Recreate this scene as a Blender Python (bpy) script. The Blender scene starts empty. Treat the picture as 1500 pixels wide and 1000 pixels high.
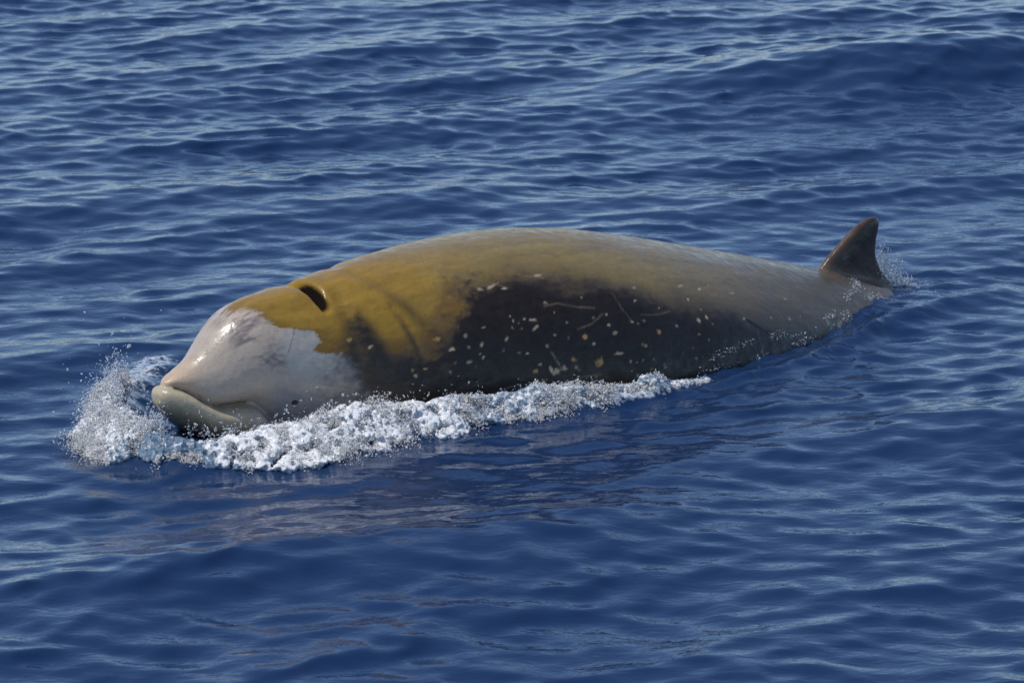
import bpy, math, random
import numpy as np
from mathutils import Vector

random.seed(7); rng = np.random.default_rng(11)
scene = bpy.context.scene
COL = scene.collection

# ------------------------------------------------------------------ camera
H = 4.84; PITCH = math.radians(14)
cam_d = bpy.data.cameras.new('camera'); cam = bpy.data.objects.new('camera', cam_d); COL.objects.link(cam)
cam.location = (0, 0, H); cam.rotation_euler = (math.pi/2 - PITCH, 0, 0)
cam_d.sensor_width = 36; cam_d.lens = 6540/1500*36
cam_d.clip_start = 0.1; cam_d.clip_end = 20000
cam_d.dof.use_dof = True; cam_d.dof.focus_distance = 18.9; cam_d.dof.aperture_fstop = 7.1
scene.camera = cam

# ------------------------------------------------------------------ light
SUN = Vector((-0.46, -0.09, 0.88)).normalized()
w = bpy.data.worlds.new('World'); scene.world = w; w.use_nodes = True
nt = w.node_tree; bg = nt.nodes['Background']
sky = nt.nodes.new('ShaderNodeTexSky'); sky.sky_type = 'NISHITA'; sky.sun_disc = False
sky.sun_elevation = math.asin(SUN.z); sky.sun_rotation = math.atan2(SUN.x, SUN.y)
sky.air_density = 0.7; sky.dust_density = 0.25; sky.ozone_density = 3.0
nt.links.new(sky.outputs[0], bg.inputs[0]); bg.inputs[1].default_value = 0.15
sd = bpy.data.lights.new('sun', 'SUN'); sd.energy = 2.75; sd.angle = math.radians(0.53); sd.color = (1, 0.95, 0.86)
so = bpy.data.objects.new('sun', sd); COL.objects.link(so)
so.rotation_euler = (-SUN).to_track_quat('-Z', 'Y').to_euler(); so.location = SUN*50
vs = scene.view_settings; vs.view_transform = 'Standard'; vs.look = 'None'; vs.gamma = 1; vs.exposure = 0.0
vs.use_curve_mapping = False

# ------------------------------------------------------------------ helpers
def hash3(ix, iy, iz):
    h = (ix*374761393 + iy*668265263 + iz*2147483647 + 1274126177) & 0xffffffff
    h = ((h ^ (h >> 13))*1274126177) & 0xffffffff
    h = ((h ^ (h >> 16))*2246822519) & 0xffffffff
    return ((h ^ (h >> 15)) & 0xffffff)/float(0xffffff)
def vnoise(p):                                     # value noise 0..1 on an (n,3) array
    p = np.asarray(p, float); i = np.floor(p).astype(np.int64); f = p-i; f = f*f*(3-2*f)
    x, y, z = i[:, 0], i[:, 1], i[:, 2]; fx, fy, fz = f[:, 0], f[:, 1], f[:, 2]
    def L(a, b, t): return a+(b-a)*t
    c = lambda a, b, d: hash3(x+a, y+b, z+d)
    return L(L(L(c(0,0,0), c(1,0,0), fx), L(c(0,1,0), c(1,1,0), fx), fy),
             L(L(c(0,0,1), c(1,0,1), fx), L(c(0,1,1), c(1,1,1), fx), fy), fz)
def fbm(p, oct=4, gain=.5):
    p = np.asarray(p, float); s = np.zeros(len(p)); a = 1.; t = 0.
    for k in range(oct):
        s += a*vnoise(p*(2.03**k)+17.3*k); t += a; a *= gain
    return s/t
def smooth(a, b, x):
    t = np.clip((x-a)/(b-a), 0, 1); return t*t*(3-2*t)
def pchip(xs, ys):                                  # monotone cubic
    xs = np.array(xs, float); ys = np.array(ys, float)
    h = np.diff(xs); dl = np.diff(ys)/h; m = np.zeros(len(xs))
    m[0], m[-1] = dl[0], dl[-1]
    for i in range(1, len(xs)-1):
        if dl[i-1]*dl[i] > 0:
            w1, w2 = 2*h[i]+h[i-1], h[i]+2*h[i-1]; m[i] = (w1+w2)/(w1/dl[i-1]+w2/dl[i])
    def f(x):
        x = np.clip(np.asarray(x, float), xs[0], xs[-1]); k = np.clip(np.searchsorted(xs, x)-1, 0, len(xs)-2)
        t = (x-xs[k])/h[k]
        return ((2*t**3-3*t**2+1)*ys[k]+(t**3-2*t**2+t)*h[k]*m[k]+(-2*t**3+3*t**2)*ys[k+1]+(t**3-t**2)*h[k]*m[k+1])
    return f
def mesh_np(name, v, quads=None, tris=None):
    me = bpy.data.meshes.new(name); v = np.ascontiguousarray(v, np.float32)
    me.vertices.add(len(v)); me.vertices.foreach_set('co', v.ravel())
    parts = []; starts = []; tot = 0
    if quads is not None and len(quads):
        parts.append(np.asarray(quads, np.int32).ravel()); starts.append(np.arange(len(quads))*4); tot = len(quads)*4
    if tris is not None and len(tris):
        parts.append(np.asarray(tris, np.int32).ravel()); starts.append(tot+np.arange(len(tris))*3)
    li = np.concatenate(parts); st = np.concatenate(starts).astype(np.int32)
    me.loops.add(len(li)); me.loops.foreach_set('vertex_index', li)
    me.polygons.add(len(st)); me.polygons.foreach_set('loop_start', st)
    me.update(calc_edges=True); me.validate()
    me.polygons.foreach_set('use_smooth', np.ones(len(me.polygons), bool))
    return me
def coords(me):
    a = np.empty(len(me.vertices)*3, np.float32); me.vertices.foreach_get('co', a); return a.reshape(-1, 3).astype(float)
def normals(me):
    a = np.empty(len(me.vertices)*3, np.float32); me.vertex_normals.foreach_get('vector', a); return a.reshape(-1, 3).astype(float)
def set_coords(me, v):
    me.vertices.foreach_set('co', np.ascontiguousarray(v, np.float32).ravel()); me.update()
def fattr(me, name, val):
    at = me.attributes.new(name, 'FLOAT', 'POINT'); at.data.foreach_set('value', np.ascontiguousarray(val, np.float32))
def cattr(me, name, rgb):
    at = me.color_attributes.new(name, 'FLOAT_COLOR', 'POINT')
    c = np.ones((len(rgb), 4), np.float32); c[:, :3] = rgb; at.data.foreach_set('color', c.ravel())
def loft(rings):                                     # (n,m,3) closed rings + end caps
    n, m, _ = rings.shape; v = rings.reshape(-1, 3)
    i, j = np.meshgrid(np.arange(n-1), np.arange(m), indexing='ij'); j2 = (j+1) % m
    q = np.stack([i*m+j, i*m+j2, (i+1)*m+j2, (i+1)*m+j], -1).reshape(-1, 4)
    c0, c1 = len(v), len(v)+1
    v = np.vstack([v, rings[0].mean(0), rings[-1].mean(0)]); k = np.arange(m); k2 = (k+1) % m
    t = np.vstack([np.stack([np.full(m, c0), k2, k], 1), np.stack([np.full(m, c1), (n-1)*m+k, (n-1)*m+k2], 1)])
    return v, q, t
def merge(parts):
    V, Q, T, o = [], [], [], 0
    for v, q, t in parts:
        V.append(v); Q.append(q+o); T.append(t+o); o += len(v)
    return np.vstack(V), np.vstack(Q), np.vstack(T)
def remesh(me, voxel, it=3, fac=.5):
    ob = bpy.data.objects.new('tmp', me); COL.objects.link(ob)
    m = ob.modifiers.new('r', 'REMESH'); m.mode = 'VOXEL'; m.voxel_size = voxel; m.adaptivity = 0
    if it:
        s = ob.modifiers.new('s', 'SMOOTH'); s.factor = fac; s.iterations = it
    dg = bpy.context.evaluated_depsgraph_get(); out = bpy.data.meshes.new_from_object(ob.evaluated_get(dg))
    bpy.data.objects.remove(ob); bpy.data.meshes.remove(me)
    out.polygons.foreach_set('use_smooth', np.ones(len(out.polygons), bool)); out.update()
    return out
def link(name, me, mat, parent=None, **props):
    me.name = name; o = bpy.data.objects.new(name, me); COL.objects.link(o)
    me.materials.clear(); me.materials.append(mat)
    if parent: o.parent = parent
    for k, v in props.items(): o[k] = v
    return o
class Nodes:
    def __init__(s, name):
        s.m = bpy.data.materials.new(name); s.m.use_nodes = True; s.t = s.m.node_tree
        s.b = s.t.nodes['Principled BSDF']; s.out = s.t.nodes['Material Output']
    def n(s, kind, **kw):
        x = s.t.nodes.new('ShaderNode'+kind)
        for k, v in kw.items(): setattr(x, k, v)
        return x
    def l(s, a, b): s.t.links.new(a, b)

# whale frame: s runs tail-ward from the beak tip, lat is towards the flank seen here
TH = math.radians(39.6); P0 = np.array([-1.450, 17.817])
D = np.array([math.cos(TH), math.sin(TH)]); N = np.array([math.sin(TH), -math.cos(TH)])
def to_world(s, lat): return P0[0]+s*D[0]+lat*N[0], P0[1]+s*D[1]+lat*N[1]
def to_whale(x, y): return (x-P0[0])*D[0]+(y-P0[1])*D[1], (x-P0[0])*N[0]+(y-P0[1])*N[1]

# ------------------------------------------------------------------ body tables
B = np.array([   # s, top, half width, bottom, widest height fraction, lower squareness
 [.016,.224,.020,.208,.5,2.2],[.034,.238,.038,.206,.45,2.6],[.08,.262,.060,.192,.4,3.2],[.13,.288,.084,.158,.38,3.4],[.18,.326,.112,.118,.36,3.2],
 [.24,.385,.146,.098,.36,2.8],[.31,.446,.182,.096,.36,2.5],[.365,.478,.207,.092,.38,2.4],[.44,.503,.235,-.01,.42,2.3],[.52,.517,.260,-.11,.46,2.2],
 [.60,.523,.286,-.19,.48,2.1],[.68,.523,.312,-.25,.5,2.1],[.78,.541,.345,-.33,.5,2.1],[1.0,.572,.415,-.45,.5,2.1],[1.3,.596,.505,-.56,.5,2.1],
 [1.6,.606,.580,-.62,.5,2.1],[1.9,.594,.628,-.66,.5,2.1],[2.2,.553,.662,-.68,.48,2.1],[2.5,.486,.662,-.69,.46,2.1],[2.9,.385,.612,-.69,.45,2.1],
 [3.3,.272,.515,-.67,.46,2.1],[3.7,.158,.395,-.64,.48,2.0],[4.1,.030,.285,-.61,.5,2.0],[4.6,-.12,.185,-.59,.5,2.0],[5.1,-.27,.120,-.59,.5,2.0],
 [5.6,-.42,.075,-.60,.5,2.0],[5.95,-.50,.055,-.58,.5,2.0]])
f_top, f_w, f_bot, f_mid, f_sq = [pchip(B[:, 0], B[:, k]) for k in range(1, 6)]
J = np.array([   # lower jaw: s, top, half width, keel
 [-.026,.172,.016,.146],[-.016,.190,.042,.116],[.01,.203,.068,.086],[.05,.196,.096,.046],[.10,.172,.118,.008],[.16,.128,.138,-.028],[.24,.098,.162,-.065],
 [.31,.10,.182,-.10],[.37,.098,.196,-.13],[.44,.04,.205,-.16],[.55,-.02,.20,-.2],[.7,-.1,.18,-.2]])
j_top, j_w, j_bot = [pchip(J[:, 0], J[:, k]) for k in range(1, 4)]
def waterline(s):                                   # half width of the body at z = 0
    s = np.asarray(s, float); t, b, w_ = f_top(s), f_bot(s), f_w(s); zm = b+(t-b)*f_mid(s)
    k = np.where(zm < 0, np.clip(zm/(t-zm+1e-6), -1, 1), np.clip(zm/(zm-b+1e-6), -1, 1))
    wl = w_*np.sqrt(np.clip(1-k*k, 0, 1)); wl = np.where(t < 0, 0, wl)
    return np.where((s < 0) | (s > 4.2), 0, wl)

# ------------------------------------------------------------------ the sea
def axis(lo, hi, step, far):
    a = list(np.arange(lo, hi+step/2, step)); st = step; x = a[-1]; up = []
    while x < far: st *= 1.16; x += st; up.append(x)
    st = step; x = a[0]; dn = []
    while x > -far: st *= 1.16; x -= st; dn.append(x)
    return np.array(dn[::-1]+a+up)
ax = axis(-3.7, 3.7, .0185, 4500.); ay = axis(13.2, 29.6, .0195, 4500.)
W = []
wr = np.random.default_rng(5)
DIR0 = math.radians(90+30)                          # the chop runs away from the camera, a little to the left
for lam in np.exp(np.linspace(math.log(.085), math.log(5.5), 260)):
    lam *= wr.uniform(.97, 1.03); k = 2*math.pi/lam
    sl = .0155*(.17+1.30*math.exp(-(math.log(lam/.235)/.60)**2)+.62*math.exp(-(math.log(lam/1.05)/.45)**2))*(.8 if lam < .12 else 1)
    sp = .75 if lam < .55 else .36
    th = DIR0+wr.normal(0, sp)+(math.pi if wr.random() < .18 else 0)
    W.append((k, sl/k*wr.uniform(.5, 1.5), th, wr.uniform(0, 2*math.pi), lam))
RIDGES = [   # bow wave and wake as (s, lat, height, width) runs
 [(.62,-.90,.03,.12),(.34,-.68,.05,.12),(.10,-.45,.075,.12),(-.08,-.18,.095,.11),(-.17,.10,.085,.11),(-.19,.36,.05,.11)],
 [(-.12,.42,.03,.10),(.12,.55,.07,.13),(.40,.60,.09,.14),(.75,.60,.08,.11),(1.05,.58,.07,.09),(1.42,.68,.07,.08),(1.78,.78,.05,.06),(2.05,.80,.045,.05)],
 [(2.0,.80,.03,.05),(2.4,.80,.025,.05),(2.85,.76,.03,.05),(3.35,.62,.035,.06),(3.9,.46,.03,.08),(4.6,.40,.02,.12)],
 [(1.0,-.55,.06,.1),(1.8,-.78,.05,.1),(2.6,-.76,.05,.1),(3.4,-.5,.04,.1),(4.4,-.35,.02,.12)]]
def ridge_pts(r, n=60):
    r = np.array(r); t = np.concatenate([[0], np.cumsum(np.hypot(*np.diff(r[:, :2], axis=0).T))])
    tt = np.linspace(0, t[-1], n); return np.stack([pchip(t, r[:, k])(tt) for k in range(4)], 1)
RP = [ridge_pts(r) for r in RIDGES]
def sea(x, y, cell=0.):
    """displaced position and foam amount of the surface at rest position x, y"""
    dx = np.zeros_like(x); dy = np.zeros_like(x); z = np.zeros_like(x); zs = np.zeros_like(x)
    near0 = (np.abs(x) < 60) & (np.abs(y) < 80); gust = np.ones_like(x)
    gust[near0] = .45+1.1*fbm(np.stack([x[near0]*.55-y[near0]*.2, y[near0]*.75, 0*x[near0]], 1), 3)
    s0, l0 = to_whale(x, y)                            # the animal's pressure wave leaves a smoother slick beside the head
    gust *= 1-.35*np.exp(-((s0-.5)/1.1)**2-((l0-1.3)/.55)**2)
    for k, a, th, ph, lam in W:
        fade = np.clip(lam/(np.maximum(cell, 1e-6)*3.2)-.6, 0, 1) if np.ndim(cell) else 1.
        c, s_ = math.cos(th), math.sin(th); p = k*(x*c+y*s_)+ph
        aa = a*fade*(gust if lam < .9 else 1.); sn = np.sin(p); cs = np.cos(p)
        if lam < 1.5: zs += aa*cs
        z += aa*cs; dx -= .9*aa*c*sn; dy -= .9*aa*s_*sn
    lean = np.clip(zs*1.5, -.1, .1)                   # wind leans the chop towards the camera's side
    dx += -math.cos(DIR0)*lean; dy += -math.sin(DIR0)*lean
    # gusts leave smoother and rougher streaks
    def packet(cx, cy, lx, ly, rot, amp):
        c, s_ = math.cos(rot), math.sin(rot); u = (x-cx)*c+(y-cy)*s_; v = -(x-cx)*s_+(y-cy)*c
        return amp*np.exp(-(u/lx)**2-(v/ly)**2)
    z += packet(2.45, 26.0, 1.5, .62, .30, .22)+packet(-.4, 16.15, 1.3, .34, .42, .07)+packet(1.6, 23.4, 1.6, .5, .3, -.05)
    z += packet(2.6, 18.3, 1.1, .40, .35, .06)+packet(-1.5, 22.4, 1.6, .6, .2, .05)
    s, lat = to_whale(x, y)
    near = (s > -2) & (s < 6.5) & (np.abs(lat) < 2.5)
    foam = np.zeros_like(x)
    if near.any():
        sn_, ln = s[near], lat[near]; zz = np.zeros_like(sn_); ff = np.zeros_like(sn_)
        nz = fbm(np.stack([sn_*9, ln*9, np.zeros_like(sn_)], 1), 3)
        for q, R in enumerate(RP):
            best = np.full_like(sn_, 9.); hh = np.zeros_like(sn_); ww = np.ones_like(sn_)
            for a_, b_, h_, w_ in R:
                d_ = np.hypot(sn_-a_, ln-b_)/w_; m = d_ < best
                best[m] = d_[m]; hh[m] = h_; ww[m] = w_
            zz += hh*np.exp(-best**2)*(.55+.9*nz)
            if q < 2: ff = np.maximum(ff, np.exp(-(best*.8)**2)*(1 if q == 1 else .8))
        # turbulent skin of water close to the animal
        dist = np.abs(ln)-waterline(sn_)
        tur = np.exp(-np.clip(dist, 0, 9)/.28)*smooth(-.6, .1, sn_)*(1-smooth(3.8, 5.2, sn_))
        pp = np.stack([sn_*22, ln*30, np.zeros_like(sn_)], 1)
        zz += tur*(fbm(pp, 3)-.5)*.030
        z[near] += zz; foam[near] = ff
    return x+dx, y+dy, z, foam
X, Y = np.meshgrid(ax, ay); nx, ny = len(ax), len(ay)
cell = np.maximum(*np.meshgrid(np.gradient(ax), np.gradient(ay))).ravel()
sx, sy, sz, sf = sea(X.ravel(), Y.ravel(), cell)
i, j = np.meshgrid(np.arange(ny-1), np.arange(nx-1), indexing='ij')
quads = np.stack([i*nx+j, i*nx+j+1, (i+1)*nx+j+1, (i+1)*nx+j], -1).reshape(-1, 4)
me = mesh_np('sea', np.stack([sx, sy, sz], 1), quads); fattr(me, 'foam', sf)
def sea_z(x, y):                                     # height by sampling the built grid (rest position)
    ix = np.clip(np.searchsorted(ax, x), 0, nx-1); iy = np.clip(np.searchsorted(ay, y), 0, ny-1)
    return sz[iy*nx+ix]

M = Nodes('sea_water')
geo = M.n('NewGeometry'); mp = M.n('Mapping'); mp.inputs['Rotation'].default_value = (0, 0, math.radians(-24)); mp.inputs['Scale'].default_value = (.55, 1, 1)
M.l(geo.outputs['Position'], mp.inputs['Vector'])
n1 = M.n('TexNoise'); n1.inputs['Scale'].default_value = 14; n1.inputs['Detail'].default_value = 3; n1.inputs['Roughness'].default_value = .55; n1.inputs['Distortion'].default_value = .4
M.l(mp.outputs[0], n1.inputs['Vector'])
bp = M.n('Bump'); bp.inputs['Strength'].default_value = .42; bp.inputs['Distance'].default_value = .011
M.l(n1.outputs[0], bp.inputs['Height'])
M.b.inputs['IOR'].default_value = 1.333; M.b.inputs['Roughness'].default_value = .06
M.l(bp.outputs[0], M.b.inputs['Normal'])
at = M.n('Attribute', attribute_name='foam'); n2 = M.n('TexNoise'); n2.inputs['Scale'].default_value = 38; n2.inputs['Detail'].default_value = 6; n2.inputs['Roughness'].default_value = .65
M.l(geo.outputs['Position'], n2.inputs['Vector'])
ad = M.n('Math', operation='MULTIPLY_ADD'); ad.inputs[1].default_value = .62; M.l(at.outputs['Fac'], ad.inputs[0]); M.l(n2.outputs[0], ad.inputs[2])
rp = M.n('MapRange'); rp.inputs['From Min'].default_value = .86; rp.inputs['From Max'].default_value = 1.1; M.l(ad.outputs[0], rp.inputs['Value'])
mx = M.n('Mix', data_type='RGBA'); mx.inputs['A'].default_value = (.012, .034, .096, 1); mx.inputs['B'].default_value = (.62, .68, .72, 1)
M.l(rp.outputs[0], mx.inputs['Factor']); M.l(mx.outputs['Result'], M.b.inputs['Base Color'])
link('sea', me, M.m, kind='structure')

# ------------------------------------------------------------------ the whale
def body_rings(ss, m=96):
    ph = np.linspace(0, 2*math.pi, m, endpoint=False); R = []
    for s in ss:
        t, b, w_, md, q = f_top(s), f_bot(s), f_w(s), f_mid(s), f_sq(s); zm = b+(t-b)*md
        c, sn = np.cos(ph), np.sin(ph); up = c >= 0; e = np.where(up, 2/2.05, 2/q)
        y = w_*np.sign(sn)*np.abs(sn)**e; z = zm+np.where(up, t-zm, zm-b)*np.sign(c)*np.abs(c)**e
        R.append(np.stack([np.full(m, s), -y, z], 1))
    return np.array(R)
def jaw_rings(ss, m=72):
    ph = np.linspace(0, 2*math.pi, m, endpoint=False); R = []
    for s in ss:
        t, b, w_ = j_top(s), j_bot(s), j_w(s); zm = b+(t-b)*.62; c, sn = np.cos(ph), np.sin(ph); up = c >= 0
        e = np.where(up, 2/2.8, 2/2.0)
        R.append(np.stack([np.full(m, s), -w_*np.sign(sn)*np.abs(sn)**e, zm+np.where(up, t-zm, zm-b)*np.sign(c)*np.abs(c)**e], 1))
    return np.array(R)
parts = [loft(body_rings(np.concatenate([np.linspace(.012, .8, 90), np.linspace(.81, 5.95, 160)]))), loft(jaw_rings(np.linspace(-.022, .7, 70)))]
FIN = np.array([(-.16,3.60,4.42,.060),(-.05,3.64,4.30,.055),(.03,3.66,4.19,.050),(.09,3.685,4.135,.044),(.13,3.715,4.108,.040),(.17,3.755,4.095,.036),(.21,3.805,4.092,.033),
                (.25,3.858,4.097,.029),(.285,3.906,4.108,.025),(.315,3.955,4.113,.021),(.337,4.003,4.106,.016),(.348,4.035,4.088,.010),(.351,4.05,4.075,.004)])
def lens_rings(rows, m=40):                          # z, leading s, trailing s, half thickness
    ph = np.linspace(0, 2*math.pi, m, endpoint=False); R = []
    f = [pchip(rows[:, 0], rows[:, k]) for k in (1, 2, 3)]
    for z in np.concatenate([np.linspace(rows[0, 0], rows[-4, 0], 30), np.linspace(rows[-4, 0], rows[-1, 0], 16)[1:]]):
        a, b, t = f[0](z), f[1](z), f[2](z); c = np.cos(ph); x = (a+b)/2-(b-a)/2*c
        R.append(np.stack([x, t*np.sin(ph)*(1+.35*c), np.full(m, z)], 1))
    return np.array(R)
parts.append(loft(lens_rings(FIN)))
def blade(root, tip, chord, sweep, thick, m=24, n=18):   # flipper / fluke blade
    root, tip = np.array(root, float), np.array(tip, float); ph = np.linspace(0, 2*math.pi, m, endpoint=False); R = []
    for t in np.linspace(0, 1, n):
        c = chord*(1-.72*t**1.6)*(1 if t < .97 else .4); p = root+(tip-root)*t; p[0] += sweep*t*t
        R.append(np.stack([p[0]+c/2*np.cos(ph), np.full(m, p[1]), p[2]+thick*(1-.7*t)*np.sin(ph)], 1))
    return np.array(R)
for sg in (-1, 1):
    parts.append(loft(blade((5.75, sg*.0, -.545), (5.95, sg*.78, -.60), .5, .16, .05)))
    parts.append(loft(blade((1.12, sg*.30, -.34), (1.45, sg*.72, -.62), .20, .12, .035)))
wm = remesh(mesh_np('whale', *merge(parts)),   .0072, 5, .5)
v = coords(wm); nr = normals(wm)
S, LAT, Z = v[:, 0], -v[:, 1], v[:, 2]
z0 = pchip([-.1,.3,.7,2.5,3.3,4.1,6.2], [.15,.15,0,-.05,-.15,-.28,-.55])
PHI = np.degrees(np.arctan2(np.abs(LAT), Z-z0(S)))   # 0 at the dorsal line, 90 level with the spine
# blowhole: a transverse slit with a crisp front lip
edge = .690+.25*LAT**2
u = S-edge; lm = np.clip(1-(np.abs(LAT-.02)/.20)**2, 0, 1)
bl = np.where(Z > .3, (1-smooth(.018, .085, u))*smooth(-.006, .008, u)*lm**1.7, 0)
off = np.zeros(len(v))
v[:, 2] -= .07*bl
v[:, 2] += np.where(Z > .3, .006*np.exp(-((S-.64)/.06)**2)*np.exp(-(LAT/.16)**2), 0)
# furrows behind the head and slack ribs of skin, in body coordinates (s, phi)
FUR = [([(.80,18),(.78,32),(.778,46),(.80,66)],.034,.010),([(.95,6),(1.006,22),(1.063,34),(1.116,46),(1.17,56)],.034,.008),
       ([(1.0,32),(1.03,47),(1.057,60)],.018,.007),([(.85,32),(.90,48),(.92,56)],.020,.004)]
fur = np.zeros(len(v)); R0 = np.hypot(LAT, Z)
def poly_dist(S, PHI, pts):
    out = np.full(len(S), 9.); r = .45
    p = np.array([(a, math.radians(b)*r) for a, b in pts])
    box = (S > p[:, 0].min()-.12) & (S < p[:, 0].max()+.12); q0 = np.stack([S[box], np.radians(PHI[box])*r], 1); d_ = np.full(len(q0), 9.)
    for a, b in zip(p[:-1], p[1:]):
        ab = b-a; t = np.clip(((q0-a)@ab)/(ab@ab), 0, 1); d_ = np.minimum(d_, np.linalg.norm(q0-(a+t[:, None]*ab), axis=1))
    out[box] = d_; return out
for pts, wd, dp in FUR:
    g = np.exp(-(poly_dist(S, PHI, pts)/wd)**2); fur = np.maximum(fur, g); off -= dp*g
off += (fbm(np.stack([S*3, LAT*5, Z*5], 1), 3)-.5)*.010
off += (fbm(v*np.array([30, 45, 45]), 2)-.5)*.0012
v += nr*off[:, None]; set_coords(wm, v)
# pigment: diatom-gold back and neck, pale head, near-black flank, healed bites and scratches, plus some shade painted in
nA = fbm(np.stack([S*7, PHI*.10, LAT*0+3.1], 1), 5, .6)-.5
nB = fbm(np.stack([S*26, PHI*.42, LAT*0+9.7], 1), 4, .6)-.5
nC = fbm(np.stack([S*3.2, PHI*.22, LAT*0+1.7], 1), 5, .6)-.5          # streaks run along the body
nD = fbm(v*np.array([60, 60, 60]), 3, .6)-.5
def C(*a): return np.array(a)[None, :]
def mixc(a, b, t): return a+(b-a)*np.clip(t, 0, 1)[:, None]
gold, tan, grey_tan, dark, dusk = C(.305,.178,.027), C(.250,.180,.068), C(.205,.165,.100), C(.023,.0165,.0125), C(.056,.042,.036)
col = mixc(gold, tan, smooth(.95, 1.7, S+nA*.6+(30-PHI)*.006)); col = mixc(col, grey_tan, smooth(1.9, 2.9, S+nA*.6))
col = mixc(col, C(.135,.112,.080), smooth(2.5, 3.5, S+nA*.5+(PHI-40)*.012)); col = col*(1+nC*.7+nB*.4)[:, None]  # rear back darkened in the colour for the sun angle there
g_low = pchip([-.1,.56,.645,.763,.83,.99,1.07,1.168,1.23,1.36,1.57,1.74,1.97,2.13,2.27,2.41,2.58,2.79,3.09,3.65,4.1,6.2],
              [44,44,45,42,47,55,54,49,40,31,29,35,41,46,50,54,57,62,67,84,100,120])
soft = pchip([0,.9,1.15,1.5,2.2,3,6], [3,6,12,11,10,12,14])(S)
gd = PHI-g_low(S)+nA*(16+22*np.exp(-((S-1.28)/.2)**2))+nB*(9+14*np.exp(-((S-1.28)/.2)**2))+nC*12
td = smooth(-1, 1, gd/soft); td = np.maximum(td, smooth(46, 62, PHI+nB*16+nA*12)*(S > .7)*(S < .94+nA*.1))
drk = mixc(dusk*(1+nA*.8)[:, None], dark*np.ones((len(v), 1)), smooth(0, 1.0, gd/13))*(1+nB*.7+nD*.4)[:, None]
col = mixc(col, drk, td)
col = mixc(col, C(.20,.10,.022)*(1+nB)[:, None], .55*np.exp(-((gd+2)/4.)**2)*(S < 1.3))
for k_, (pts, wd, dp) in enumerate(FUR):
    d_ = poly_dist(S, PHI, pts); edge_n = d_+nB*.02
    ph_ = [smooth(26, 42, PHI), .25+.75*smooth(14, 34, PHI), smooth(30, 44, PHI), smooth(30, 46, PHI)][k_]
    col = mixc(col, C(.055,.040,.026), ph_*(.8, .55, .75, .5)[k_]*(1+nB*1.6)*np.exp(-(edge_n/(wd*(1., .8, .75, 1.)[k_]))**2))  # fold shading painted into the furrows together with darker skin
wedge = np.exp(-(((S-.835-.0024*(PHI-40))/.052)**2)**1.5)*smooth(20, 36, PHI+nB*14+nA*10)
col = mixc(col, C(.036,.028,.020), .95*wedge*(1+nB+nA))
s_p = pchip([0,8,19,28,30.5,32,38,43,45,52,64,76,100,180], [.345,.38,.438,.461,.56,.63,.615,.60,.70,.758,.783,.79,.81,.85])(PHI)
pd = S-s_p+nB*.09+nA*.06+nD*.02
pw = .010+.030*(1-smooth(20, 27, PHI))+.035*smooth(44, 52, PHI)
pale_c = mixc(C(.48,.395,.315)*np.ones((len(v), 1)), C(.19,.155,.16), smooth(-.06, .20, nA+.6*nB+.05)*(1-smooth(52, 70, PHI))*smooth(.24, .32, S)*1.0)
pale_c = mixc(pale_c, C(.47,.46,.415), smooth(.44, .5, S)*(1-smooth(55, 66, PHI))*smooth(28, 34, PHI)*(.7+nA))
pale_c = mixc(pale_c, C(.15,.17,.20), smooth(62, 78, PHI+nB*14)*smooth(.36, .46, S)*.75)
pale_c = mixc(pale_c, C(.15,.13,.12), smooth(.56, .74, S+nB*.25+nA*.1)*smooth(40, 54, PHI)*(.75+nD*1.2))
pale_c = mixc(pale_c, C(.60,.43,.29), (1-smooth(.05, .19, S+nA*.05))*.85)                 # flesh-toned beak
pale_c = mixc(pale_c, mixc(C(.50,.42,.28)*np.ones((len(v), 1)), C(.22,.20,.13), smooth(.0, .09, j_top(S)-Z-.04+nA*.05)), (Z < j_top(S)+.004)*(S < .34)*1.)                    # lower jaw, with the shade of its underside painted in
pale_c = mixc(pale_c, C(.03,.025,.02), np.exp(-((Z-j_top(S)-.003)/.006)**2)*(S > .035)*(S < .36)*(np.abs(LAT) < .23)*.8)  # shadow in the gap between the lips, painted as a dark line
pale_c *= (1+nB*.25+nD*.18)[:, None]
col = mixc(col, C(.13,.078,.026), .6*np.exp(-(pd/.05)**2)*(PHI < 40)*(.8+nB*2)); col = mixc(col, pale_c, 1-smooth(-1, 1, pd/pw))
col = mixc(col, C(.10,.08,.075), (1-smooth(.0, .004, np.abs(S-.541+.0037*(PHI-30)-nA*.006)))*(PHI > 29)*(PHI < 46)*.7)
finm = smooth(.0, .05, Z-(f_top(S)+.0)+.0)*(S > 3.62)
col = mixc(col, C(.050,.037,.031)*(1+nA*.8+nB*.6)[:, None], finm)
col = mixc(col, C(.16,.10,.055)*(1+nB)[:, None], np.exp(-((Z-f_top(S)-.012)/.022)**2)*(S > 3.6)*(S < 4.2)*.7)
lead = pchip(FIN[:, 0], FIN[:, 1])(Z); trail = pchip(FIN[:, 0], FIN[:, 2])(Z)
col = mixc(col, C(.14,.085,.055), finm*np.maximum(np.exp(-((S-lead)/.035)**2), .8*np.exp(-((S-trail)/.02)**2))*(.6+nA*1.5))
col = mixc(col, C(.085,.072,.062)*(1+nB)[:, None], .75*np.exp(-((S-3.82)/.22)**2)*smooth(-.14, -.02, Z-f_top(S))*(1-finm)*(.8+nA*2))
col = mixc(col, C(.012,.009,.007), smooth(.04, .25, bl*(1-smooth(.04, -.08, LAT)*.97)))  # dark blowhole flesh, with the shade at its near end painted in
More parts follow.
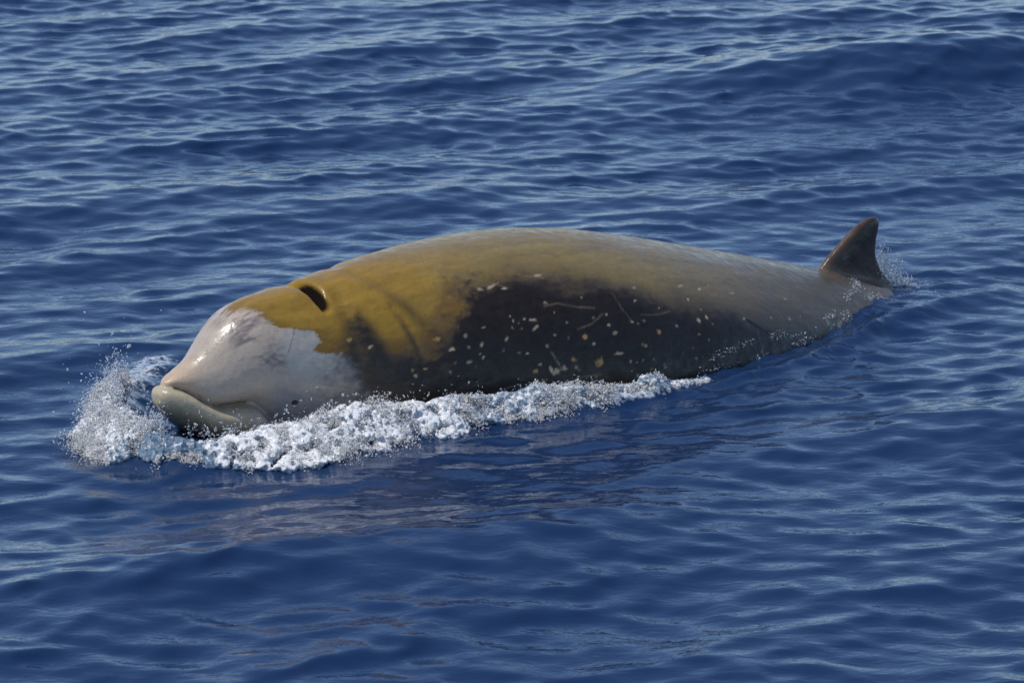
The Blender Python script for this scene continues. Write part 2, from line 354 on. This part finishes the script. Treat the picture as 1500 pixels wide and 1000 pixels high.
SPOTS = [(1.355,51.6,.020,.006),(1.197,57.2,.020,.012),(1.269,58.2,.016,.009),(1.327,58.8,.020,.018),(1.446,58.9,.024,.012),(1.259,64.9,.016,.009),(1.139,51.2,.032,.018),(1.064,63.6,.012,.009),(1.017,66.3,.016,.006),(1.005,63.0,.012,.012),(.770,40.1,.020,.012),(.843,46.5,.016,.006),(1.420,35.4,.028,.012),(1.472,35.4,.056,.006),(1.524,37.6,.024,.009),(1.598,53.6,.032,.006),(1.687,47.8,.024,.012),(1.596,56.8,.032,.009),(1.557,52.3,.012,.009),(1.502,52.1,.012,.006),(1.492,65.6,.020,.009),(1.529,66.3,.012,.006),(1.629,65.1,.012,.006),(1.585,79.4,.024,.012),(1.550,74.5,.020,.015),(1.576,72.0,.012,.006),(1.628,75.5,.012,.037),(1.654,76.2,.036,.021),(1.693,75.0,.016,.018),(1.743,72.4,.024,.015),(1.869,75.4,.032,.028),(1.856,67.9,.020,.009),(1.823,64.4,.016,.018),(1.960,61.9,.016,.012),(1.979,65.3,.020,.012),(1.966,57.5,.016,.012),(2.085,62.1,.020,.012),(2.219,67.9,.020,.018),(2.122,72.3,.016,.015),(2.335,66.6,.008,.009),(2.480,65.3,.016,.024),(2.538,64.5,.016,.015),(2.148,54.0,.028,.012),(2.187,48.0,.024,.009),(2.477,48.4,.036,.009),(2.587,50.4,.028,.009),(2.792,52.2,.032,.009),(2.475,55.7,.008,.015),(2.783,65.8,.016,.009),(2.972,64.7,.020,.009),(2.213,81.7,.016,.006),(1.979,73.5,.032,.006),(2.051,83.0,.016,.006),(2.025,77.1,.008,.012),(1.726,35.1,.040,.006),(2.942,36.8,.016,.009),(3.108,64.7,.020,.006)]
ORANGE = {6, 7, 9, 10, 24, 29, 30, 32, 38, 23, 37}
sr = np.random.default_rng(3)
far = LAT < 0
def spot(a, p, w_, h_, c_, rot, side):
    rr = np.hypot(LAT, Z-z0(S)); du = S-a; dv = np.radians(PHI-p)*rr
    m = (np.abs(du) < .12) & (np.abs(dv) < .12) & (far == side)
    if not m.any(): return
    x_ = du[m]*math.cos(rot)+dv[m]*math.sin(rot); y_ = -du[m]*math.sin(rot)+dv[m]*math.cos(rot)
    e = np.hypot(x_/w_, y_/h_)+(nD[m]*2.4+nB[m]*1.4)
    col[m] = mixc(col[m], c_, (1-smooth(.55, 1.35, e))*.95)
for k_, (a, p, w_, h_) in enumerate(SPOTS):
    c_ = C(.42,.24,.07) if k_ in ORANGE else C(.50,.40,.265)*sr.uniform(.6, 1.05)
    spot(a, p, max(w_*.52, .007), max(h_*.55, .005), c_*1.12, sr.uniform(-.5, .5), False)
for k_ in range(120):                                  # small flecks, and the other flank's own bites
    sd_ = k_ >= 45
    spot(sr.uniform(.95, 3.3), sr.uniform(48, 84), sr.uniform(.003, .008 if not sd_ else .016), sr.uniform(.003, .006 if not sd_ else .012), C(.36,.29,.20)*sr.uniform(.5, 1.1), sr.uniform(-1, 1), sd_)
SCR = [[(1.674,49),(1.743,49),(1.823,52),(1.921,54)],[(1.797,61),(1.875,60),(1.947,57)],[(2.044,49),(2.057,56),(2.083,61)],[(2.148,60),(2.252,61),(2.328,60)],[(1.641,68),(1.674,75)],
       [(1.407,34),(1.494,34),(1.544,38)],[(2.213,41),(2.324,46)],[(1.749,82),(1.769,80),(1.869,80)],[(1.628,33),(1.745,37)],[(1.364,81),(1.443,79),(1.550,81)],[(2.083,35),(2.232,41)]]
for k_, pts in enumerate(SCR):
    d_ = poly_dist(S, PHI, pts)
    col = mixc(col, C(.27,.21,.12), (~far)*(1-smooth(.0005, .0055, d_+nD*.005))*(.5 if k_ != 4 else .9)*(.7+nB*1.5))
d_ = poly_dist(S, PHI, [(2.80,66.6),(2.86,70),(2.922,73)]); col = mixc(col, C(.012,.010,.010), (~far)*(1-smooth(.004, .010, d_)))
# weathered linear rakes across the back
for k_ in range(60):
    a, p, ln, an = sr.uniform(1.1, 3.4), sr.uniform(4, 45), sr.uniform(.04, .16), sr.uniform(5, 60)
    d_ = poly_dist(S, PHI, [(a, p), (a+ln, p+ln*an)])
    col = mixc(col, (C(.33,.27,.16) if sr.random() < .6 else C(.14,.10,.06)), (far == (k_ % 2 == 1))*(1-smooth(.001, .006, d_+nD*.004))*.16)
cattr(wm, 'pigment_and_shade', np.clip(col, .004, .8)); fattr(wm, 'hollow', np.clip(bl*6, 0, 1))
M = Nodes('whale_skin')
at = M.n('Attribute', attribute_name='pigment_and_shade'); tc = M.n('TexCoord')
ns = M.n('TexNoise'); ns.inputs['Scale'].default_value = 90; ns.inputs['Detail'].default_value = 5; M.l(tc.outputs['Object'], ns.inputs['Vector'])
nl = M.n('TexNoise'); nl.inputs['Scale'].default_value = 22; nl.inputs['Detail'].default_value = 3; M.l(tc.outputs['Object'], nl.inputs['Vector'])
mr = M.n('MapRange'); mr.inputs['To Min'].default_value = .88; mr.inputs['To Max'].default_value = 1.12; M.l(ns.outputs[0], mr.inputs['Value'])
mm = M.n('Mix', data_type='RGBA', blend_type='MULTIPLY'); mm.inputs['Factor'].default_value = 1; M.l(at.outputs['Color'], mm.inputs['A']); M.l(mr.outputs[0], mm.inputs['B'])
M.l(mm.outputs['Result'], M.b.inputs['Base Color'])
r2 = M.n('MapRange'); r2.inputs['From Min'].default_value = .35; r2.inputs['From Max'].default_value = .65; r2.inputs['To Min'].default_value = .22; r2.inputs['To Max'].default_value = .5; M.l(nl.outputs[0], r2.inputs['Value'])
M.l(r2.outputs[0], M.b.inputs['Roughness']); M.b.inputs['IOR'].default_value = 1.36
b1 = M.n('Bump'); b1.inputs['Strength'].default_value = .2; b1.inputs['Distance'].default_value = .001; M.l(ns.outputs[0], b1.inputs['Height'])
b2 = M.n('Bump'); b2.inputs['Strength'].default_value = .5; b2.inputs['Distance'].default_value = .008; M.l(nl.outputs[0], b2.inputs['Height']); M.l(b1.outputs[0], b2.inputs['Normal'])
M.l(b2.outputs[0], M.b.inputs['Normal']); M.l(b2.outputs[0], M.b.inputs['Coat Normal'])
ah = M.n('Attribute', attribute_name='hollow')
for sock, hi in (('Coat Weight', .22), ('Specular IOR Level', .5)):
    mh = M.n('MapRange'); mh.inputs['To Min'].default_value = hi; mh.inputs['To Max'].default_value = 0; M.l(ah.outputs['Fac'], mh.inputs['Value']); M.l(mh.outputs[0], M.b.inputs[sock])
M.b.inputs['Coat Roughness'].default_value = .10; M.b.inputs['Coat IOR'].default_value = 1.33
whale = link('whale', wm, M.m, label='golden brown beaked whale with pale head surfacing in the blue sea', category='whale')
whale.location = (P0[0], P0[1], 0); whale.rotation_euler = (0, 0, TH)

M = Nodes('whale_eye'); M.b.inputs['Base Color'].default_value = (.012, .010, .010, 1); M.b.inputs['Roughness'].default_value = .08
for sg in (1, -1):                                     # small dark eye low behind the corner of the mouth
    k_ = np.argmin((S-.505)**2+(Z-.105)**2+np.where(LAT*sg > 0, 0, 9)); nn = nr[k_]
    u_, v_ = np.meshgrid(np.linspace(.01, math.pi-.01, 14), np.linspace(0, 2*math.pi, 20, endpoint=False), indexing='ij')
    ball = np.stack([.019*np.sin(u_)*np.cos(v_), .012*np.cos(u_), .012*np.sin(u_)*np.sin(v_)], -1)
    eye = link('eye', mesh_np('eye', *loft(ball)), M.m, whale); eye.location = v[k_]-nn*.006

# ------------------------------------------------------------------ white water
t_ = (1+5**.5)/2
ICO_V = np.array([(-1,t_,0),(1,t_,0),(-1,-t_,0),(1,-t_,0),(0,-1,t_),(0,1,t_),(0,-1,-t_),(0,1,-t_),(t_,0,-1),(t_,0,1),(-t_,0,-1),(-t_,0,1)])/math.hypot(1, t_)
ICO_F = np.array([(0,11,5),(0,5,1),(0,1,7),(0,7,10),(0,10,11),(1,5,9),(5,11,4),(11,10,2),(10,7,6),(7,1,8),(3,9,4),(3,4,2),(3,2,6),(3,6,8),(3,8,9),(4,9,5),(2,4,11),(6,2,10),(8,6,7),(9,8,1)])
def drops(name, p, r, stretch=None):
    """ball (or stretched drop) at every point"""
    n = len(p); sc = np.repeat(np.asarray(r)[:, None], 3, 1)
    V = ICO_V[None]*sc[:, None, :]
    if stretch is not None:                            # add length along each drop's own direction
        dv_ = stretch; V = V+(np.sum(ICO_V[None]*(dv_/np.maximum(np.linalg.norm(dv_, axis=1), 1e-6)[:, None])[:, None, :], 2))[..., None]*dv_[:, None, :]
    V = (V+p[:, None, :]).reshape(-1, 3)
    F = (ICO_F[None]+np.arange(n)[:, None, None]*12).reshape(-1, 3)
    return mesh_np(name, V, None, F)
def place(s_, lat, dz):
    x, y = to_world(s_, lat); return np.stack([x, y, sea_z(x, y)+dz], 1)
def clump(p, sc, lo, hi): return smooth(lo, hi, fbm(p*sc, 3, .55))
lat_o = pchip([-.26,-.1,.15,.4,.7,1.05,1.25,1.45,1.75,2.0,2.35], [.44,.62,.80,.80,.76,.72,.76,.82,.82,.82,.79])
wid = pchip([-.26,-.1,.2,.5,.9,1.1,1.5,1.9,2.35], [.12,.28,.46,.44,.30,.22,.20,.12,.05])
hmx = pchip([-.26,-.1,.1,.3,.6,.85,1.0,1.12,1.28,1.45,1.6,1.8,2.0,2.35], [.03,.06,.09,.11,.11,.075,.095,.09,.05,.075,.07,.04,.03,.012])
def near_band(n, top=1.):
    s_ = rng.uniform(-.26, 2.35, n); q = rng.random(n); lat = lat_o(s_)-q*wid(s_)
    lat += .11*(1-q)*(fbm(np.stack([s_*9, q*0, q*0], 1), 4, .6)-.5)*2
    prof = np.sin(np.clip(q*.92+.06, 0, 1)*math.pi)**.7*(.5+.5*q)*(.55+.9*fbm(np.stack([s_*7, q*2, q*0+5], 1), 3, .55))
    return s_, lat, prof*hmx(s_), q
R1 = ridge_pts(RIDGES[0], 200)
def bow_band(n):
    k = rng.integers(62, 198, n); q = rng.random(n); a = R1[k]
    reach = (.10+.34*np.exp(-((k-130)/46.)**2))*(.7+.6*vnoise(np.stack([k*.09, k*0., k*0.], 1)))
    f_ = -.03+q*reach; pos = a[:, :2]+np.stack([-.86*f_, .42*f_], 1)
    return pos[:, 0], pos[:, 1], .012+.05*(1-q)**1.3+.03*np.sin(q*math.pi), q
# churned body of the splash ...
P_, R_ = [], []
s_, lat, h_, q = near_band(30000)
p = place(s_, lat, h_*.80*rng.random(len(s_))**.7); m = rng.random(len(p)) < clump(p, 15, .44, .58)*(.35+.65*smooth(-.3, .1, s_)); p = p[m]
P_.append(p); R_.append(rng.uniform(.007, .017, len(p)))
s_, lat, h_, q = bow_band(20000)
p = place(s_, lat, h_*.8*rng.random(len(s_))); m = rng.random(len(p)) < clump(p, 13, .40, .55)*(1-.6*smooth(.05, .3, lat)); p = p[m]
P_.append(p); R_.append(rng.uniform(.006, .013, len(p)))
fm = remesh(drops('foam', np.vstack(P_), np.concatenate(R_)), .0062, 4, .5)
fv = coords(fm); fn = normals(fm)
fs, fl = to_whale(fv[:, 0], fv[:, 1])
aer = np.where(fs < -.02-.3*np.abs(fl-.5)*0, .85-.5*smooth(.05, .4, fl)*(fs < -.12), 1.15)-.50*smooth(.85, 1.15, fs)-.30*smooth(.55, 1., (lat_o(fs)-fl)/np.maximum(wid(fs), .03))*(fs > -.1)
fattr(fm, 'aeration', np.clip(aer, .2, 1.15))
rg = 1-np.abs(2*fbm(fv*26, 4, .6)-1); fv += fn*((rg-.75)*.030+(fbm(fv*95, 2, .6)-.5)*.012)[:, None]; set_coords(fm, fv)
def bright_foam(M, color, trans, bend=.45, bump=None):
    """scattering froth: light passes through the bubbles as well as off them"""
    # bubbles scatter light every which way, so their shade depends little on the facet: bend the normal skyward
    gm = M.n('NewGeometry'); va = M.n('VectorMath', operation='MULTIPLY_ADD'); va.inputs[1].default_value = (bend, bend, bend); va.inputs[2].default_value = (0, 0, 1); M.l(bump or gm.outputs['Normal'], va.inputs[0])
    vn = M.n('VectorMath', operation='NORMALIZE'); M.l(va.outputs[0], vn.inputs[0])
    df = M.n('BsdfDiffuse'); M.l(vn.outputs[0], df.inputs['Normal']); df.inputs['Color'].default_value = color; tr = M.n('BsdfTranslucent');  tr.inputs['Color'].default_value = color
    mt = M.n('MixShader'); mt.inputs[0].default_value = trans; M.l(df.outputs[0], mt.inputs[1]); M.l(tr.outputs[0], mt.inputs[2])
    gl = M.n('BsdfGlossy'); gl.inputs['Roughness'].default_value = .12; fr = M.n('Fresnel'); fr.inputs['IOR'].default_value = 1.333
    mg = M.n('MixShader'); M.l(fr.outputs[0], mg.inputs[0]); M.l(mt.outputs[0], mg.inputs[1]); M.l(gl.outputs[0], mg.inputs[2])
    return mg
M = Nodes('white_water')
geo = M.n('NewGeometry'); ns = M.n('TexNoise'); ns.inputs['Scale'].default_value = 38; ns.inputs['Detail'].default_value = 7; ns.inputs['Roughness'].default_value = .68; M.l(geo.outputs['Position'], ns.inputs['Vector'])
cr = M.n('MapRange'); cr.inputs['From Min'].default_value = .66; cr.inputs['From Max'].default_value = .80; aa_ = M.n('Attribute', attribute_name='aeration'); ma = M.n('Math', operation='MULTIPLY_ADD'); ma.inputs[1].default_value = .32; M.l(aa_.outputs['Fac'], ma.inputs[0]); M.l(ns.outputs[0], ma.inputs[2]); M.l(ma.outputs[0], cr.inputs['Value'])
nf = M.n('TexNoise'); nf.inputs['Scale'].default_value = 130; nf.inputs['Detail'].default_value = 4; M.l(geo.outputs['Position'], nf.inputs['Vector'])
fb = M.n('Bump'); fb.inputs['Strength'].default_value = 1.; fb.inputs['Distance'].default_value = .008; M.l(nf.outputs[0], fb.inputs['Height'])
wf = bright_foam(M, (.94, .95, .96, 1), .12, 1.1, fb.outputs[0])
for nd in M.t.nodes:
    if nd.bl_idname in ('ShaderNodeBsdfGlossy', 'ShaderNodeBsdfPrincipled'): M.l(fb.outputs[0], nd.inputs['Normal'])
M.b.inputs['Base Color'].default_value = (.16, .24, .33, 1); M.b.inputs['Roughness'].default_value = .06; M.b.inputs['IOR'].default_value = 1.333
mf = M.n('MixShader'); M.l(cr.outputs[0], mf.inputs[0]); M.l(M.b.outputs[0], mf.inputs[1]); M.l(wf.outputs[0], mf.inputs[2]); M.l(mf.outputs[0], M.out.inputs['Surface'])
link('bow_wave_foam', fm, M.m, kind='stuff', label='white churned foam along the head and flank of the whale', category='foam')

# ... its froth: jets of fine drops that arc outwards and fall back, and mist over the churn
TET_V = np.array([(1,1,1),(1,-1,-1),(-1,1,-1),(-1,-1,1)], float)/1.15
TET_F = np.array([(0,1,2),(0,3,1),(0,2,3),(1,3,2)])
def jets(s_, lat, z_, vs_, vl, vz, per, spread):
    """fine drops strung along ballistic arcs from each origin (whale frame)"""
    n = len(s_); T = (vz+np.sqrt(vz**2+2*9.8*np.maximum(z_, .005)))/9.8
    t = (rng.random((n, per))**1.25)*T[:, None]; sp = spread*(.35+1.3*t/T[:, None])
    a = s_[:, None]+vs_[:, None]*t+rng.normal(0, 1, t.shape)*sp; b = lat[:, None]+vl[:, None]*t+rng.normal(0, 1, t.shape)*sp
    c = z_[:, None]+vz[:, None]*t-4.9*t*t+rng.normal(0, 1, t.shape)*sp*.7
    return place(a.ravel(), b.ravel(), np.maximum(c.ravel(), -.004))
P_ = []
s_, lat, h_, q = near_band(2600); m = rng.random(2600) < clump(place(s_, lat, h_*0), 9, .38, .56); s_, lat, h_, q = s_[m], lat[m], h_[m], q[m]
n = len(s_); k_ = np.sqrt(np.clip(hmx(s_), .01, 1)/.11)
P_.append(jets(s_, lat, h_*.5, rng.normal(.12, .14, n), rng.uniform(.05, .62, n)*k_, rng.uniform(.35, 1.25, n)*k_*(.55+.6*vnoise(np.stack([s_*11, lat*11, 0*s_], 1))), 44, .0065))
s_, lat, h_, q = bow_band(1500); m = rng.random(1500) < clump(place(s_, lat, h_*0), 9, .40, .58)*(1-.7*smooth(.05, .3, lat)); s_, lat, h_, q = s_[m], lat[m], h_[m], q[m]
n = len(s_)
P_.append(jets(s_, lat, h_*.6, rng.normal(-.30, .22, n), rng.normal(.12, .22, n), rng.uniform(.15, 1.05, n)*(.5+.8*vnoise(np.stack([s_*14, lat*14, 0*s_], 1))), 50, .0065))
s_, lat, h_, q = near_band(90000)
p = place(s_, lat, h_*rng.random(len(s_))**.6); m = rng.random(len(p)) < .25*clump(p, 14, .42, .56)*clump(p, 40, .40, .58)*smooth(0, .2, q); P_.append(p[m])
s_, lat, h_, q = bow_band(50000)
p = place(s_, lat, h_*rng.random(len(s_))); m = rng.random(len(p)) < .3*clump(p, 14, .43, .57)*clump(p, 40, .42, .58)*(1-.75*smooth(0, .3, lat)); P_.append(p[m])
P_ = np.vstack(P_); R_ = rng.lognormal(math.log(.0012), .45, len(P_)); st = rng.normal(0, .0012, P_.shape)
V = TET_V[None]*R_[:, None, None]; V = V+np.sum(TET_V[None]*(st/np.linalg.norm(st, axis=1)[:, None])[:, None, :], 2)[..., None]*st[:, None, :]
frm = mesh_np('froth', (V+P_[:, None, :]).reshape(-1, 3), None, (TET_F[None]+np.arange(len(P_))[:, None, None]*4).reshape(-1, 3))
M = Nodes('froth'); geo = M.n('NewGeometry'); sx_ = M.n('SeparateXYZ'); M.l(geo.outputs['True Normal'], sx_.inputs[0])
mr = M.n('MapRange'); mr.inputs['From Min'].default_value = -.15; mr.inputs['From Max'].default_value = .15; mr.inputs['To Min'].default_value = 1; mr.inputs['To Max'].default_value = 0; M.l(sx_.outputs['Z'], mr.inputs['Value'])
sh = []
for kind, zz in (('BsdfDiffuse', 1), ('BsdfTranslucent', -1)):
    va = M.n('VectorMath', operation='MULTIPLY_ADD'); va.inputs[1].default_value = (.45, .45, .45); va.inputs[2].default_value = (0, 0, zz); M.l(geo.outputs['Normal'], va.inputs[0])
    vn = M.n('VectorMath', operation='NORMALIZE'); M.l(va.outputs[0], vn.inputs[0]); nd = M.n(kind); nd.inputs['Color'].default_value = (.96, .97, .98, 1); M.l(vn.outputs[0], nd.inputs['Normal']); sh.append(nd)
mt = M.n('MixShader'); M.l(mr.outputs[0], mt.inputs[0]); M.l(sh[0].outputs[0], mt.inputs[1]); M.l(sh[1].outputs[0], mt.inputs[2])
gl = M.n('BsdfGlossy'); gl.inputs['Roughness'].default_value = .15; fr = M.n('Fresnel'); fr.inputs['IOR'].default_value = 1.333; mg = M.n('MixShader')
M.l(fr.outputs[0], mg.inputs[0]); M.l(mt.outputs[0], mg.inputs[1]); M.l(gl.outputs[0], mg.inputs[2]); M.l(mg.outputs[0], M.out.inputs['Surface'])
link('froth', frm, M.m, kind='stuff', label='fine white froth riding on the bow wave', category='foam')

# loose drops thrown up by the head, glint beads on the flank, the veil behind the fin
P_, R_, ST = [], [], []
def add(p, r, st=None):
    P_.append(p); R_.append(r); ST.append(np.zeros_like(p) if st is None else st)
s_, lat, h_, q = near_band(2600); up_ = rng.exponential(.018, len(s_))
p = place(s_, lat, h_*.9+up_); m = rng.random(len(p)) < clump(p*np.array([1, 1, .3]), 12, .42, .62); p = p[m]
add(p, rng.lognormal(math.log(.0015), .5, len(p)), rng.normal(0, .0022, p.shape))
s_, lat, h_, q = bow_band(3600); up_ = rng.exponential(.03, len(s_))
p = place(s_, lat, h_+up_); m = rng.random(len(p)) < clump(p*np.array([1, 1, .3]), 12, .40, .62); p = p[m]
add(p, rng.lognormal(math.log(.0015), .5, len(p)), rng.normal(0, .0022, p.shape))
k = rng.integers(40, 190, 260)                          # drops flung clear of the bow wave
p = place(R1[k, 0]+rng.normal(-.05, .10, 260), R1[k, 1]+rng.normal(0, .10, 260), R1[k, 2]*.3+rng.exponential(.07, 260)); add(p, rng.lognormal(math.log(.0024), .4, 260), rng.normal(0, .002, p.shape))
n = 900; s_ = rng.uniform(.0, .62, n); lat = f_w(s_)+rng.exponential(.09, n)+.01      # beads in the sheet sliding off the cheek
p = place(s_, lat, rng.exponential(.035, n)+.01); m = rng.random(n) < clump(p, 15, .42, .6); p = p[m]; add(p, rng.lognormal(math.log(.0024), .5, len(p)), rng.normal(0, .002, p.shape))
# water beads on the rear flank and its waterline, added for their sun glints
sk = np.where((S > 2.05) & (S < 3.98) & (LAT > 0) & (Z > -.02) & (Z < .13))[0]; sv = v[sk]
wx, wy = to_world(sv[:, 0], -sv[:, 1])
hz = sv[:, 2]-sea_z(wx, wy)
pr = np.exp(-((hz-.012)/.016)**2)*.9+.8*np.exp(-((hz-.062-.02*np.sin(sv[:, 0]*5))/.014)**2)*smooth(2.35, 2.6, sv[:, 0])
pr *= smooth(.46, .60, fbm(np.stack([sv[:, 0]*7, sv[:, 2]*14, 0*wx], 1), 3))*.7*smooth(2.05, 2.5, sv[:, 0])
m = rng.random(len(sk)) < pr; p = np.stack([wx, wy, sv[:, 2]], 1)[m]; p[:, :2] += N*.001; p += rng.normal(0, .002, p.shape)
add(p, rng.lognormal(math.log(.0021), .45, len(p)))
n = 1100; t = rng.random(n)**1.2; s_ = 4.10+t*.17+rng.normal(0, .012, n); z_ = .235*(1-t)*rng.random(n)**.6+.0
x, y = to_world(s_, rng.normal(0, .03+.05*t, n)); p = np.stack([x, y, z_], 1); add(p, rng.lognormal(math.log(.0020), .35, n), np.stack([np.zeros(n), np.zeros(n), rng.normal(0, .004, n)], 1))
dm = drops('drops', np.vstack(P_), np.concatenate(R_), np.vstack(ST))
M = Nodes('water_drop'); M.b.inputs['Base Color'].default_value = (.9, .92, .95, 1); M.b.inputs['Roughness'].default_value = .10; M.b.inputs['IOR'].default_value = 1.333; M.b.inputs['Transmission Weight'].default_value = .65
link('spray_drops', dm, M.m, kind='stuff', label='scattered water drops thrown up around the surfacing whale', category='spray')
